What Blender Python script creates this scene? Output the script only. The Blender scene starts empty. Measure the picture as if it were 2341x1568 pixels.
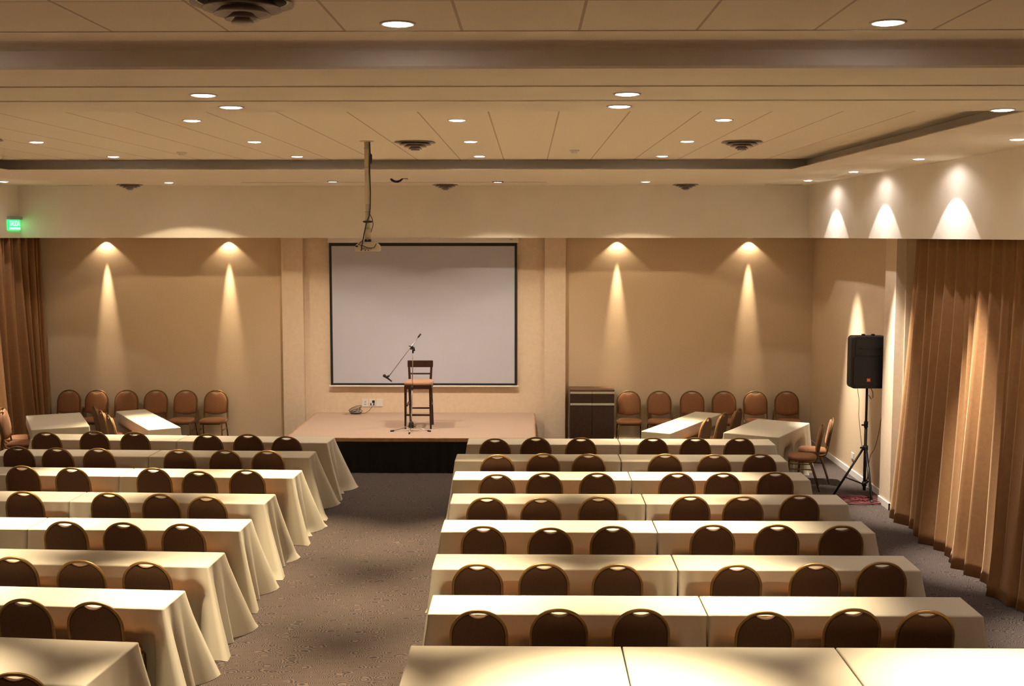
import bpy, math, random
from mathutils import Vector, Matrix
random.seed(7)
PI = math.pi
scene = bpy.context.scene
col = scene.collection

# ------------------------------------------------------------------ camera, world, exposure
F_PX, CX, CY, CAM_Z = 2700.0, 1170.5, 784.0, 3.57
PITCH = math.atan((784 - 538) / F_PX)
YAW = math.atan((1208 - CX) / F_PX * math.cos(PITCH))
cam_data = bpy.data.cameras.new('camera')
cam_data.sensor_width = 36.0
cam_data.lens = F_PX / 2341 * 36.0
cam_data.clip_end = 100
cam = bpy.data.objects.new('camera', cam_data)
col.objects.link(cam)
cam.location = (0, 0, CAM_Z)
cam.rotation_euler = (PI / 2 - PITCH, 0, YAW)
scene.camera = cam
world = bpy.data.worlds.new('world'); scene.world = world
world.use_nodes = True
world.node_tree.nodes['Background'].inputs[0].default_value = (0.9, 0.75, 0.55, 1)
world.node_tree.nodes['Background'].inputs[1].default_value = 0.0
scene.view_settings.view_transform = 'Standard'
scene.view_settings.look = 'None'
scene.view_settings.exposure = 0.80
scene.view_settings.gamma = 1.0
scene.view_settings.use_curve_mapping = False

WARM = (1.0, 0.795, 0.51)      # ceiling downlights
HALO = (1.0, 0.93, 0.88)      # small halogen spots
P_WIDE, P_CORE = 8.0, 1950.0
P_SIDE, P_WASH = 42.0, 420.0
scene.cycles.adaptive_threshold = 0.015
scene.cycles.max_bounces = 6
scene.cycles.diffuse_bounces = 3
scene.cycles.glossy_bounces = 2
scene.cycles.transmission_bounces = 0
scene.cycles.caustics_reflective = False
scene.cycles.caustics_refractive = False

# ------------------------------------------------------------------ pixel -> point on a real plane
_F = Vector((-math.sin(YAW) * math.cos(PITCH), math.cos(YAW) * math.cos(PITCH), -math.sin(PITCH)))
_R = Vector((math.cos(YAW), math.sin(YAW), 0))
_U = _R.cross(_F)
def ray(x, y): return _F + _R * ((x - CX) / F_PX) - _U * ((y - CY) / F_PX)
def at_z(x, y, z):
    d = ray(x, y); return Vector((0, 0, CAM_Z)) + d * ((z - CAM_Z) / d.z)
def at_y(x, y, Y):
    d = ray(x, y); return Vector((0, 0, CAM_Z)) + d * (Y / d.y)

# ------------------------------------------------------------------ materials
def mat(name, base, rough=0.6, metal=0.0, emis=None, es=0.0, sheen=0.0, spec=None, noise=None, bump=None, sheen_tint=None):
    m = bpy.data.materials.new(name); m.use_nodes = True
    nt = m.node_tree; b = nt.nodes['Principled BSDF']
    b.inputs['Base Color'].default_value = (*base, 1)
    b.inputs['Roughness'].default_value = rough
    b.inputs['Metallic'].default_value = metal
    if spec is not None: b.inputs['Specular IOR Level'].default_value = spec
    if sheen:
        b.inputs['Sheen Weight'].default_value = sheen
        b.inputs['Sheen Roughness'].default_value = 0.45
        if sheen_tint: b.inputs['Sheen Tint'].default_value = (*sheen_tint, 1)
    if emis:
        b.inputs['Emission Color'].default_value = (*emis, 1); b.inputs['Emission Strength'].default_value = es
    tc = nt.nodes.new('ShaderNodeTexCoord')
    if noise:
        sc, amt = noise
        n = nt.nodes.new('ShaderNodeTexNoise'); n.inputs['Scale'].default_value = sc; n.inputs['Detail'].default_value = 1
        nt.links.new(tc.outputs['Object'], n.inputs['Vector'])
        r = nt.nodes.new('ShaderNodeValToRGB')
        r.color_ramp.elements[0].position = 0.3; r.color_ramp.elements[1].position = 0.7
        r.color_ramp.elements[0].color = (*[c * (1 - amt) for c in base], 1)
        r.color_ramp.elements[1].color = (*[min(1, c * (1 + amt)) for c in base], 1)
        nt.links.new(n.outputs[0], r.inputs[0]); nt.links.new(r.outputs[0], b.inputs['Base Color'])
    if bump:
        sc, st = bump
        n = nt.nodes.new('ShaderNodeTexNoise'); n.inputs['Scale'].default_value = sc; n.inputs['Detail'].default_value = 1
        nt.links.new(tc.outputs['Object'], n.inputs['Vector'])
        bp = nt.nodes.new('ShaderNodeBump'); bp.inputs['Strength'].default_value = st; bp.inputs['Distance'].default_value = 0.01
        nt.links.new(n.outputs[0], bp.inputs['Height']); nt.links.new(bp.outputs[0], b.inputs['Normal'])
    return m

M = {}
M['plaster'] = mat('plaster paint', (0.88, 0.81, 0.70), 0.8, noise=(3, 0.02))
M['wallpaper'] = mat('tan wallpaper', (0.66, 0.50, 0.33), 0.75, noise=(60, 0.05))
M['alcove'] = mat('peach wall paint', (0.76, 0.60, 0.44), 0.75, noise=(20, 0.03))
M['trimwhite'] = mat('white trim paint', (0.80, 0.76, 0.72), 0.5, noise=(5, 0.02))
M['cloth'] = mat('cream tablecloth cotton', (0.475, 0.43, 0.335), 0.8, sheen=0.05, noise=(2.0, 0.03))
M['fabric'] = mat('brown chair velvet', (0.24, 0.098, 0.034), 0.7, sheen=0.25, noise=(90, 0.12), sheen_tint=(1.0, 0.62, 0.35))
M['shell'] = mat('dark brown chair back cloth', (0.070, 0.025, 0.007), 0.75, sheen=0.1, noise=(90, 0.12), sheen_tint=(1.0, 0.62, 0.35))
M['bronze'] = mat('bronze chair metal', (0.19, 0.105, 0.032), 0.42, 0.6, noise=(40, 0.08))
M['curtain'] = mat('tan velvet curtain', (0.27, 0.128, 0.044), 0.7, sheen=0.25, noise=(25, 0.06), sheen_tint=(1.0, 0.75, 0.5))
M['black'] = mat('matt black plastic', (0.008, 0.008, 0.008), 0.55, noise=(50, 0.1))
M['blackmetal'] = mat('black steel tube', (0.012, 0.012, 0.012), 0.35, 0.2, noise=(30, 0.1))
M['grille'] = mat('speaker grille mesh', (0.006, 0.006, 0.007), 0.6, noise=(200, 0.3))
M['skirt'] = mat('black stage skirt', (0.004, 0.0045, 0.004), 0.9, noise=(10, 0.2))
M['stagecarpet'] = mat('beige stage carpet', (0.46, 0.33, 0.25), 0.95, noise=(170, 0.25))
M['wood'] = mat('light wood edging', (0.42, 0.24, 0.11), 0.45, noise=(12, 0.15))
M['darkwood'] = mat('dark wenge wood', (0.035, 0.012, 0.006), 0.35, noise=(18, 0.3))
M['cabtop'] = mat('brown cabinet top', (0.13, 0.065, 0.035), 0.4, noise=(18, 0.2))
M['alu'] = mat('brushed aluminium', (0.62, 0.58, 0.52), 0.35, 0.7, noise=(80, 0.05))
M['chrome'] = mat('worn chrome tube', (0.55, 0.52, 0.48), 0.25, 0.9, noise=(60, 0.05))
M['stoolseat'] = mat('tan stool fabric', (0.42, 0.22, 0.12), 0.8, sheen=0.3, noise=(80, 0.1))
M['screen'] = mat('white screen vinyl', (0.52, 0.52, 0.60), 0.7, noise=(4, 0.01))
M['whiteplastic'] = mat('white plastic', (0.80, 0.76, 0.72), 0.4, noise=(30, 0.02))
M['proj'] = mat('ivory projector plastic', (0.62, 0.55, 0.40), 0.45, noise=(30, 0.03))
M['vent'] = mat('grey vent metal', (0.40, 0.35, 0.33), 0.5, 0.2, noise=(30, 0.08))
M['dark'] = mat('dark gap', (0.02, 0.015, 0.012), 0.8, noise=(30, 0.1))
M['lens'] = mat('lit lamp lens', (0.9, 0.9, 0.9), 0.5, emis=(1.0, 0.92, 0.90), es=22.0, noise=(30, 0.01))
M['lens'].cycles.emission_sampling = 'NONE'      # its light comes from the fixture's own spots
M['green'] = mat('lit green sign panel', (0.02, 0.5, 0.12), 0.4, emis=(0.02, 0.85, 0.16), es=1.1, noise=(30, 0.02))
M['greenletter'] = mat('lit bright green lettering', (0.3, 0.9, 0.4), 0.4, emis=(0.30, 1.0, 0.42), es=1.3, noise=(30, 0.02))
M['red'] = mat('orange red badge', (0.75, 0.07, 0.02), 0.4, noise=(30, 0.02))
M['redwire'] = mat('red cable rubber', (0.12, 0.008, 0.010), 0.5, noise=(30, 0.05))
M['darkwire'] = mat('dark cable rubber', (0.03, 0.022, 0.018), 0.5, noise=(30, 0.05))
M['brass'] = mat('brass plug', (0.8, 0.5, 0.12), 0.3, 0.9, noise=(30, 0.05))

for _n in ('green', 'greenletter'): M[_n].cycles.emission_sampling = 'NONE'
def carpet_material():
    m = mat('swirl patterned carpet', (0.2, 0.14, 0.11), 0.95)
    nt = m.node_tree; b = nt.nodes['Principled BSDF']; N = nt.nodes.new; L = nt.links.new
    tc = N('ShaderNodeTexCoord')
    mp = N('ShaderNodeMapping'); mp.inputs['Scale'].default_value = (1.0, 1.25, 1); L(tc.outputs['Object'], mp.inputs[0])
    nz = N('ShaderNodeTexNoise'); nz.inputs['Scale'].default_value = 7; L(mp.outputs[0], nz.inputs['Vector'])
    mx = N('ShaderNodeMixRGB'); mx.blend_type = 'ADD'; mx.inputs[0].default_value = 0.05
    L(mp.outputs[0], mx.inputs[1]); L(nz.outputs[1], mx.inputs[2])
    v = N('ShaderNodeTexVoronoi'); v.inputs['Scale'].default_value = 6.5; v.inputs['Randomness'].default_value = 0.75
    L(mx.outputs[0], v.inputs['Vector'])
    mu = N('ShaderNodeMath'); mu.operation = 'MULTIPLY'; mu.inputs[1].default_value = 62; L(v.outputs['Distance'], mu.inputs[0])
    si = N('ShaderNodeMath'); si.operation = 'SINE'; L(mu.outputs[0], si.inputs[0])
    r = N('ShaderNodeValToRGB'); e = r.color_ramp.elements
    e[0].position = 0.22; e[0].color = (0.006, 0.004, 0.005, 1)
    e[1].position = 0.82; e[1].color = (0.076, 0.049, 0.036, 1)
    k = r.color_ramp.elements.new(0.5); k.color = (0.033, 0.0215, 0.018, 1)
    ma = N('ShaderNodeMapRange'); ma.inputs[1].default_value = -1; ma.inputs[2].default_value = 1
    L(si.outputs[0], ma.inputs[0])
    n2 = N('ShaderNodeTexNoise'); n2.inputs['Scale'].default_value = 90; n2.inputs['Detail'].default_value = 2; L(tc.outputs['Object'], n2.inputs['Vector'])
    m3 = N('ShaderNodeMath'); m3.operation = 'MULTIPLY_ADD'; m3.inputs[1].default_value = 0.35; L(n2.outputs[0], m3.inputs[0])
    m4 = N('ShaderNodeMath'); m4.operation = 'MULTIPLY'; m4.inputs[1].default_value = 0.72; L(ma.outputs[0], m4.inputs[0]); L(m4.outputs[0], m3.inputs[2])
    L(m3.outputs[0], r.inputs[0]); L(r.outputs[0], b.inputs['Base Color'])
    bp = N('ShaderNodeBump'); bp.inputs['Strength'].default_value = 0.5; bp.inputs['Distance'].default_value = 0.004
    L(m3.outputs[0], bp.inputs['Height']); L(bp.outputs[0], b.inputs['Normal'])
    return m
M['carpet'] = carpet_material()

def tile_material(name, ycross):
    """painted ceiling tiles with narrow joints at x = .23 + .5345 k and, where ycross is given, cross joints"""
    m = mat(name, (0.88, 0.81, 0.70), 0.85)
    nt = m.node_tree; b = nt.nodes['Principled BSDF']; N = nt.nodes.new; L = nt.links.new
    tc = N('ShaderNodeTexCoord'); sx = N('ShaderNodeSeparateXYZ'); L(tc.outputs['Object'], sx.inputs[0])
    def joints(out, off, step, w):
        a = N('ShaderNodeMath'); a.operation = 'SUBTRACT'; a.inputs[1].default_value = off - step / 2; L(out, a.inputs[0])
        p = N('ShaderNodeMath'); p.operation = 'PINGPONG'; p.inputs[1].default_value = step / 2; L(a.outputs[0], p.inputs[0])
        # pingpong peaks (= step/2) on the joints
        g = N('ShaderNodeMath'); g.operation = 'GREATER_THAN'; g.inputs[1].default_value = step / 2 - w; L(p.outputs[0], g.inputs[0])
        return g.outputs[0]
    j = joints(sx.outputs['X'], 0.23, 0.5345, 0.0065)
    if ycross:
        j2 = joints(sx.outputs['Y'], ycross, 1.22, 0.006)
        mm = N('ShaderNodeMath'); mm.operation = 'MAXIMUM'; L(j, mm.inputs[0]); L(j2, mm.inputs[1]); j = mm.outputs[0]
    mix = N('ShaderNodeMixRGB'); mix.inputs[1].default_value = (0.88, 0.81, 0.70, 1); mix.inputs[2].default_value = (0.52, 0.44, 0.36, 1)
    L(j, mix.inputs[0]); L(mix.outputs[0], b.inputs['Base Color'])
    n = N('ShaderNodeTexNoise'); n.inputs['Scale'].default_value = 200; L(tc.outputs['Object'], n.inputs['Vector'])
    s = N('ShaderNodeMath'); s.operation = 'SUBTRACT'; L(n.outputs[0], s.inputs[0]); L(j, s.inputs[1])
    bp = N('ShaderNodeBump'); bp.inputs['Strength'].default_value = 0.3; bp.inputs['Distance'].default_value = 0.004
    L(s.outputs[0], bp.inputs['Height']); L(bp.outputs[0], b.inputs['Normal'])
    return m
M['tile_far'] = tile_material('ceiling tiles long joints', None)
M['tile_near'] = tile_material('ceiling tiles with cross joints', 4.80)

# ------------------------------------------------------------------ mesh builder
class MB:
    def __init__(s): s.v = []; s.f = []; s.sm = []
    def add(s, vs, fs, smooth=False):
        o = len(s.v); s.v += [tuple(v) for v in vs]
        s.f += [tuple(i + o for i in f) for f in fs]; s.sm += [smooth] * len(fs); return s
    def box(s, x0, x1, y0, y1, z0, z1, T=None):
        v = [Vector((x, y, z)) for z in (z0, z1) for y in (y0, y1) for x in (x0, x1)]
        if T: v = [T @ a for a in v]
        return s.add(v, [(0, 2, 3, 1), (4, 5, 7, 6), (0, 1, 5, 4), (2, 6, 7, 3), (0, 4, 6, 2), (1, 3, 7, 5)])
    def bbox(s, x0, x1, y0, y1, z0, z1, b=0.005, T=None):
        """box with chamfered edges"""
        b = min(b, (x1 - x0) * .45, (y1 - y0) * .45, (z1 - z0) * .45)
        prof = [(0, b), (b, 0)]
        rings = []
        for (i, z) in ((b, z0), (0, z0 + b), (0, z1 - b), (b, z1)):
            X0, X1, Y0, Y1 = x0 + i, x1 - i, y0 + i, y1 - i
            c = b if i == 0 else b * .4
            rings.append([(X0 + c, Y0, z), (X1 - c, Y0, z), (X1, Y0 + c, z), (X1, Y1 - c, z), (X1 - c, Y1, z), (X0 + c, Y1, z), (X0, Y1 - c, z), (X0, Y0 + c, z)])
        v = [Vector(p) for r in rings for p in r]
        if T: v = [T @ a for a in v]
        fs = [tuple(range(7, -1, -1)), tuple(range(24, 32))]
        for k in range(3):
            for j in range(8):
                a = k * 8 + j; c = k * 8 + (j + 1) % 8
                fs.append((a, c, c + 8, a + 8))
        return s.add(v, fs)
    def tube(s, pts, r, n=10, caps=True, closed=False, flat=None):
        pts = [Vector(p) for p in pts]; m = len(pts)
        rr = r if isinstance(r, (list, tuple)) else [r] * m
        vs = []; up = None
        for i, p in enumerate(pts):
            if closed: t = pts[(i + 1) % m] - pts[i - 1]
            else: t = pts[min(i + 1, m - 1)] - pts[max(i - 1, 0)]
            t.normalize()
            if up is None:
                up = Vector((0, 0, 1)) if abs(t.z) < .9 else Vector((1, 0, 0))
            up = (up - t * up.dot(t)).normalized(); w = t.cross(up)
            for k in range(n):
                a = 2 * PI * (k + .5) / n
                vs.append(p + (up * math.cos(a) + w * math.sin(a)) * rr[i])
        fs = []
        for i in range(m if closed else m - 1):
            for k in range(n):
                a = i * n + k; b = i * n + (k + 1) % n; j = (i + 1) % m
                fs.append((a, b, j * n + (k + 1) % n, j * n + k))
        s.add(vs, fs, True)
        if caps and not closed:
            o = len(s.v) - len(vs)
            s.f.append(tuple(o + k for k in range(n - 1, -1, -1))); s.f.append(tuple(o + (m - 1) * n + k for k in range(n))); s.sm += [False, False]
        return s
    def lathe(s, prof, n=32, c=(0, 0, 0), T=None, smooth=True):
        vs = []
        for (r, z) in prof:
            for k in range(n):
                a = 2 * PI * k / n
                p = Vector((c[0] + r * math.cos(a), c[1] + r * math.sin(a), c[2] + z))
                vs.append(T @ p if T else p)
        fs = []
        for i in range(len(prof) - 1):
            for k in range(n):
                fs.append((i * n + k, i * n + (k + 1) % n, (i + 1) * n + (k + 1) % n, (i + 1) * n + k))
        s.add(vs, fs, smooth)
        o = len(s.v) - len(vs)
        if prof[0][0] > 1e-5: s.f.append(tuple(o + k for k in range(n - 1, -1, -1))); s.sm.append(False)
        if prof[-1][0] > 1e-5: s.f.append(tuple(o + (len(prof) - 1) * n + k for k in range(n))); s.sm.append(False)
        return s
    def build(s, name, m, parent=None, loc=None, rot=0, autosm=False):
        me = bpy.data.meshes.new(name); me.from_pydata(s.v, [], s.f); me.validate(clean_customdata=False)
        if len(me.polygons) == len(s.sm): me.polygons.foreach_set('use_smooth', s.sm)
        me.materials.append(m); me.update()
        o = bpy.data.objects.new(name, me); col.objects.link(o)
        if parent: o.parent = parent
        if loc: o.location = loc
        if rot: o.rotation_euler.z = rot
        return o

def tag(o, label, cat, group=None):
    o['label'] = label; o['category'] = cat
    if group: o['group'] = group
    return o
def thing(name, label, cat, loc=(0, 0, 0), rz=0, group=None):
    o = bpy.data.objects.new(name, None); o.empty_display_size = .1; col.objects.link(o)
    o.location = loc; o.rotation_euler = (0, 0, rz)
    return tag(o, label, cat, group)
def struct(name, mb, m):
    o = mb.build(name, m); o['kind'] = 'structure'; return o
def copy_tree(o, parent=None):
    c = o.copy(); col.objects.link(c)
    if parent: c.parent = parent
    for ch in [x for x in bpy.data.objects if x.parent == o]:
        copy_tree(ch, c)
    return c
def spot(name, parent, loc, power, size, blend, color, radius=0.03, aim=None):
    d = bpy.data.lights.get(name)
    if d is None:
        d = bpy.data.lights.new(name, 'SPOT'); d.energy = power; d.spot_size = math.radians(size); d.spot_blend = blend
        d.color = color; d.shadow_soft_size = radius
    o = bpy.data.objects.new(name, d); col.objects.link(o); o.parent = parent; o.location = loc
    if aim: o.rotation_euler = Vector(aim).to_track_quat('-Z', 'Y').to_euler()
    return o
ORD = ['first', 'second', 'third', 'fourth', 'fifth', 'sixth', 'seventh', 'eighth']

# ------------------------------------------------------------------ the room
XL, XR, YB, YF = -8.75, 4.84, 20.15, -3.0
ZS, ZC, ZB = 4.37, 4.50, 3.53        # soffit, coffer, bulkhead underside
FX0, FX1, FY = -8.27, 4.50, 19.18    # bulkhead faces
struct('floor', MB().box(XL - .3, 5.3, YF - .2, YB + .2, -.2, 0), M['carpet'])
struct('wall_back', MB().box(XL - .2, 5.2, YB, YB + .2, 0, 5), M['wallpaper'])
struct('wall_left', MB().box(XL - .2, XL, YF, YB, 0, 5), M['wallpaper'])
struct('wall_right', MB().box(XR, XR + .2, 15.2, YB, 0, ZB + .05), M['wallpaper'])
struct('wall_right', MB().box(5.10, 5.30, YF, 15.2, 0, 5), M['wallpaper'])
struct('wall_front', MB().box(XL - .2, 5.3, YF - .2, YF, 0, 5), M['wallpaper'])
struct('wall_right', MB().box(4.715, 5.10, 15.22, 15.68, 0, ZB + .02), M['alcove'])      # pier beside the curtain
struct('wall_back', MB().box(-4.19, -3.83, YB - .13, YB, 0, ZB + .02), M['alcove'])         # two flat piers either side of the screen
struct('wall_back', MB().box(.275, .632, YB - .13, YB, 0, ZB + .02), M['alcove'])
struct('wall_back', MB().box(-3.83, .275, YB - .02, YB, 0, ZB + .02), M['alcove'])
struct('baseboard_right', MB().box(XR - .015, XR, 15.68, YB, 0, .09), M['trimwhite'])
struct('baseboard_right', MB().box(4.70, 5.0, 15.205, 15.22, 0, .09).box(4.70, 4.715, 15.205, 15.695, 0, .09), M['trimwhite'])
struct('baseboard_back', MB().box(XL, -4.19, YB - .015, YB, 0, .09), M['trimwhite'])
struct('baseboard_back', MB().box(.632, XR - .015, YB - .015, YB, 0, .09), M['trimwhite'])

CX0, CX1, CY0, CY1 = -6.42, 3.22, 7.71, 14.59
NY1 = 5.78
struct('ceiling', MB().box(CX0 - .3, CX1 + .3, CY0 - .1, CY1 + .3, ZC, ZC + .1), M['tile_far'])
struct('ceiling', MB().box(CX0 - .1, CX1 + .1, YF, 5.49, ZC, ZC + .1), M['tile_near'])
struct('trim_1', MB().box(CX0 - .1, CX1 + .1, 5.49, NY1 + .1, ZC - .004, ZC + .1), M['plaster'])
# beam between the two coffers, with an eased lower edge and a small cove on top
mb = MB()
prof = [(NY1 + .35, ZC + .12), (NY1 - .07, ZC + .12), (NY1 - .07, ZC - .004)]
for k in range(1, 7):
    a = k / 6 * PI / 2
    prof.append((NY1 - .07 + .07 * math.sin(a), ZC - .004 - .04 * (1 - math.cos(a))))
prof += [(NY1, ZS + .012), (NY1 + .012, ZS), (6.44, ZS), (6.44, ZS - .006), (7.06, ZS - .006), (7.06, ZS + .03), (7.085, ZS + .03), (7.085, ZS - .006),
         (7.10, ZS - .006), (7.10, ZS + .03), (7.125, ZS + .03), (7.125, ZS - .006), (CY0, ZS - .006), (CY0, ZC + .12)]
vs = [(x, y, z) for x in (FX0 - .3, FX1 + .3) for (y, z) in prof]; n = len(prof)
fs = [tuple(range(n)), tuple(range(2 * n - 1, n - 1, -1))] + [(i, i + n, (i + 1) % n + n, (i + 1) % n) for i in range(n)]
struct('trim_2', mb.add(vs, fs), M['plaster'])
# lower flat soffit round the coffers
sof = MB()
CV = .22      # the coffer's cove is undercut: a thin lip below, the upright set back behind it
sof.box(FX0 - .3, FX1 + .3, CY1 + CV, FY + .3, ZS + .008, ZC + .12)
sof.box(FX0 - .3, CX0 - CV, CY0, CY1 + CV, ZS + .008, ZC + .12); sof.box(CX1 + CV, FX1 + .3, CY0, CY1 + CV, ZS + .008, ZC + .12)
sof.box(FX0 - .3, FX1 + .3, CY1, FY + .3, ZS, ZS + .008)
sof.box(FX0 - .3, CX0, CY0, CY1, ZS, ZS + .008); sof.box(CX1, FX1 + .3, CY0, CY1, ZS, ZS + .008)
sof.box(FX0 - .3, CX0, YF, NY1, ZS, ZC + .12); sof.box(CX1, FX1 + .3, YF, NY1, ZS, ZC + .12)
struct('ceiling', sof, M['plaster'])
# bulkheads
struct('trim_3', MB().box(FX0 - .5, 5.1 , FY, YB, ZB, ZC + .1), M['plaster'])
struct('trim_4', MB().box(FX1, 5.1, YF, FY, ZB, ZC + .1), M['plaster'])
struct('trim_5', MB().box(XL, FX0, YF, FY, ZB, ZC + .1), M['plaster'])
struct('ceiling', MB().box(XL - .2, 5.3, YF - .2, YB + .2, ZC + .12, ZC + .2), M['plaster'])
# thin access-panel joints in the soffit
struct('trim_6', MB().box(-4.35, .28, 17.98, 17.995, ZS - .004, ZS), M['vent'])
struct('trim_7', MB().box(3.75, 4.35, 18.95, 18.965, ZS - .004, ZS), M['vent'])
struct('trim_8', MB().box(-7.55, -7.0, 19.0, 19.015, ZS - .004, ZS), M['vent'])

# ------------------------------------------------------------------ ceiling lights
def make_downlight():
    t = thing('downlight', 'x', 'ceiling light')
    MB().lathe([(.064, .0), (.080, .0), (.078, -.006), (.066, -.006), (.064, .0)], 28).build('trim_ring', M['trimwhite'], t)
    MB().lathe([(.064, -.003), (.05, -.009), (.0001, -.011)], 28).build('lens', M['lens'], t)
    spot('core beam', t, (0, 0, -.02), P_CORE, 42, 1.0, WARM, .05, aim=(0, -.16, -1))
    return t
DL = make_downlight(); dl_used = False
def downlight(x, y, z, label, group):
    global dl_used
    o = copy_tree(DL) if dl_used else DL
    dl_used = True
    o.location = (x, y, z); o['label'] = label; o['group'] = group
GX = [-4.91, -2.73, -.577, 1.573]; XN = ['leftmost', 'second from the left', 'third from the left', 'rightmost']
for yi, (Y, nm) in enumerate(((14.05, 'farthest row of the far recessed ceiling'), (11.86, 'middle row of the far recessed ceiling'), (9.67, 'nearest row of the far recessed ceiling'))):
    for xi, X in enumerate(GX):
        w = XN[xi] if not (yi == 2) else ['out of frame at far left', 'leftmost', 'middle one', 'rightmost'][xi]
        downlight(X, Y, ZC, f'downlight, {w}, in the {nm}', 'downlights in the far recessed ceiling')
for Y in (5.3, 3.1):
    for xi, X in enumerate(GX):
        if Y == 5.3 and xi >= 2:
            lab = 'large bright downlight right of the big vent at the top edge' if xi == 2 else 'large bright downlight at the top right of the photo'
        else:
            lab = 'downlight in the nearest ceiling bay, outside the picture'
        downlight(X, Y, ZC, lab, 'downlights in the nearest ceiling bay')
for (X, Y, lab) in ((-1.844, 6.77, 'left downlight on the near side of the beam track groove'), (.554, 6.75, 'right downlight on the near side of the beam track groove'),
                    (-1.844, 7.40, 'left downlight on the far side of the beam track groove'), (.56, 7.39, 'middle downlight on the far side of the beam track groove'),
                    (3.003, 7.63, 'rightmost downlight on the beam, beside the point of the recess'),
                    (-4.25, 6.77, 'downlight on the beam left of the picture'), (-4.25, 7.40, 'downlight on the beam left of the picture'),
                    (-6.65, 7.1, 'downlight on the beam left of the picture')):
    downlight(X, Y, ZS - .006, lab, 'downlights under the cross beam')
downlight(-5.46, 18.0, ZS, 'small downlight in the far soffit between two round vents, left of the projector', 'downlights in the far soffit')
downlight(1.75, 17.81, ZS, 'small downlight in the far soffit left of the rightmost round vent', 'downlights in the far soffit')

def make_sidespot():
    t = thing('halogen_spotlight', 'x', 'spotlight')
    MB().lathe([(.058, .0), (.072, .0), (.070, -.005), (.060, -.005), (.058, .0)], 24).build('trim_ring', M['trimwhite'], t)
    MB().lathe([(.058, -.003), (.045, -.009), (.0001, -.011)], 24).build('lens', M['lens'], t)
    spot('side beam', t, (0, 0, -.015), P_SIDE, 92, .1, HALO, .02, aim=(math.sin(math.radians(1)), 0, -1))
    spot('side core', t, (0, 0, -.015), 1500, 30, 1.0, (1.0, .90, .76), .02, aim=(math.tan(math.radians(11)), 0, -1))
    spot('side spill', t, (0, 0, -.015), 8, 150, .4, HALO, .02, aim=(math.sin(math.radians(12)), 0, -math.cos(math.radians(12))))
    return t
SS = make_sidespot()
pos = [(4.075, 17.42, 'farthest'), (4.09, 15.05, 'second farthest'), (4.095, 12.57, 'second nearest'), (4.08, 10.03, 'nearest')]
for i, (X, Y, w) in enumerate(pos):
    o = SS if i == 0 else copy_tree(SS)
    o.location = (X, Y, ZS); o['label'] = f'{w} of the four small halogen spots above the right curtain wall'; o['group'] = 'halogen spots along the side soffits'
for i, (Y, lab) in enumerate(((17.67, 'small halogen spot above the green exit sign at far left'), (15.05, 'halogen spot over the left curtain, outside the picture'), (12.57, 'halogen spot over the left curtain, outside the picture'), (10.03, 'halogen spot over the left curtain, outside the picture'))):
    o = copy_tree(SS); o.location = (-7.83, Y, ZS); o.rotation_euler.z = PI; o['label'] = lab; o['group'] = 'halogen spots along the side soffits'
for (Y) in (7.4,):
    for (X, r) in ((4.08, 0), (-7.83, PI)):
        o = copy_tree(SS); o.location = (X, Y, ZS); o.rotation_euler.z = r; o['label'] = 'halogen spot over a side curtain, outside the picture'; o['group'] = 'halogen spots along the side soffits'

for (X, Y) in ((-5.46, 18.0), (1.75, 17.81)):
    fx = min([o for o in bpy.data.objects if o.name.startswith('downlight')], key=lambda o: (o.location.x - X) ** 2 + (o.location.y - Y) ** 2)
    spot('soffit flood', fx, (0, 0, -.022), 60, 126, .10, WARM, .05)
    spot('soffit core', fx, (0, 0, -.022), 650, 56, 1.0, WARM, .05, aim=(0, -.38, -1))
# two swivelling spots over the stage, black rimmed
for i, (X, Y, aimx, lab) in enumerate(((-2.90, 17.6, .25, 'swivelling spotlight with grey rim above the left end of the screen'), (-.458, 17.78, -.25, 'swivelling black rimmed spotlight above the right end of the screen'))):
    t = thing('gimbal_spotlight', lab, 'spotlight', (X, Y, ZS), 0, 'swivelling stage spotlights')
    MB().lathe([(.066, .0), (.088, .0), (.086, -.008), (.068, -.008), (.066, .0)], 28).build('trim_ring', M['vent'] if i == 0 else M['black'], t)
    MB().lathe([(.06, -.012), (.062, -.002)], 28).build('collar', M['black'], t)
    MB().lathe([(.055, -.012), (.0001, -.014)], 28).build('lens', M['lens'], t)
    spot('stage beam', t, (0, 0, -.03), 190, 116, .8, (1.0, .86, .72), .04, aim=(0, .12, -1))
    spot('stage spill', t, (0, 0, -.03), 30, 128, .12, WARM, .05)

# wall washers under the back bulkhead
WW = thing('wall_washer_light', 'x', 'wall light')
MB().lathe([(.05, .0), (.058, -.004), (.056, -.012), (.05, -.012)], 24).build('trim_ring', M['trimwhite'], WW)
MB().lathe([(.045, -.004), (.0001, -.006)], 24).build('lens', M['lens'], WW)
spot('wash core', WW, (0, 0, -.02), P_WASH, 18, 1.0, (1.0, .82, .56), .015, aim=(0, .035, -1))
spot('wash flood', WW, (0, 0, -.02), 9, 104, .35, (1.0, .82, .56), .015, aim=(0, .1, -1))
for i, (px, w) in enumerate(((243, 'leftmost'), (523, 'second from the left'), (1411, 'third from the left'), (1712, 'rightmost'))):
    o = WW if i == 0 else copy_tree(WW)
    p = at_y(px, 543, YB); o.location = (p.x, YB - .085, ZB)
    o['label'] = f'{w} wall washer lighting the tan back wall from above'; o['group'] = 'wall washers over the back wall'

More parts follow.
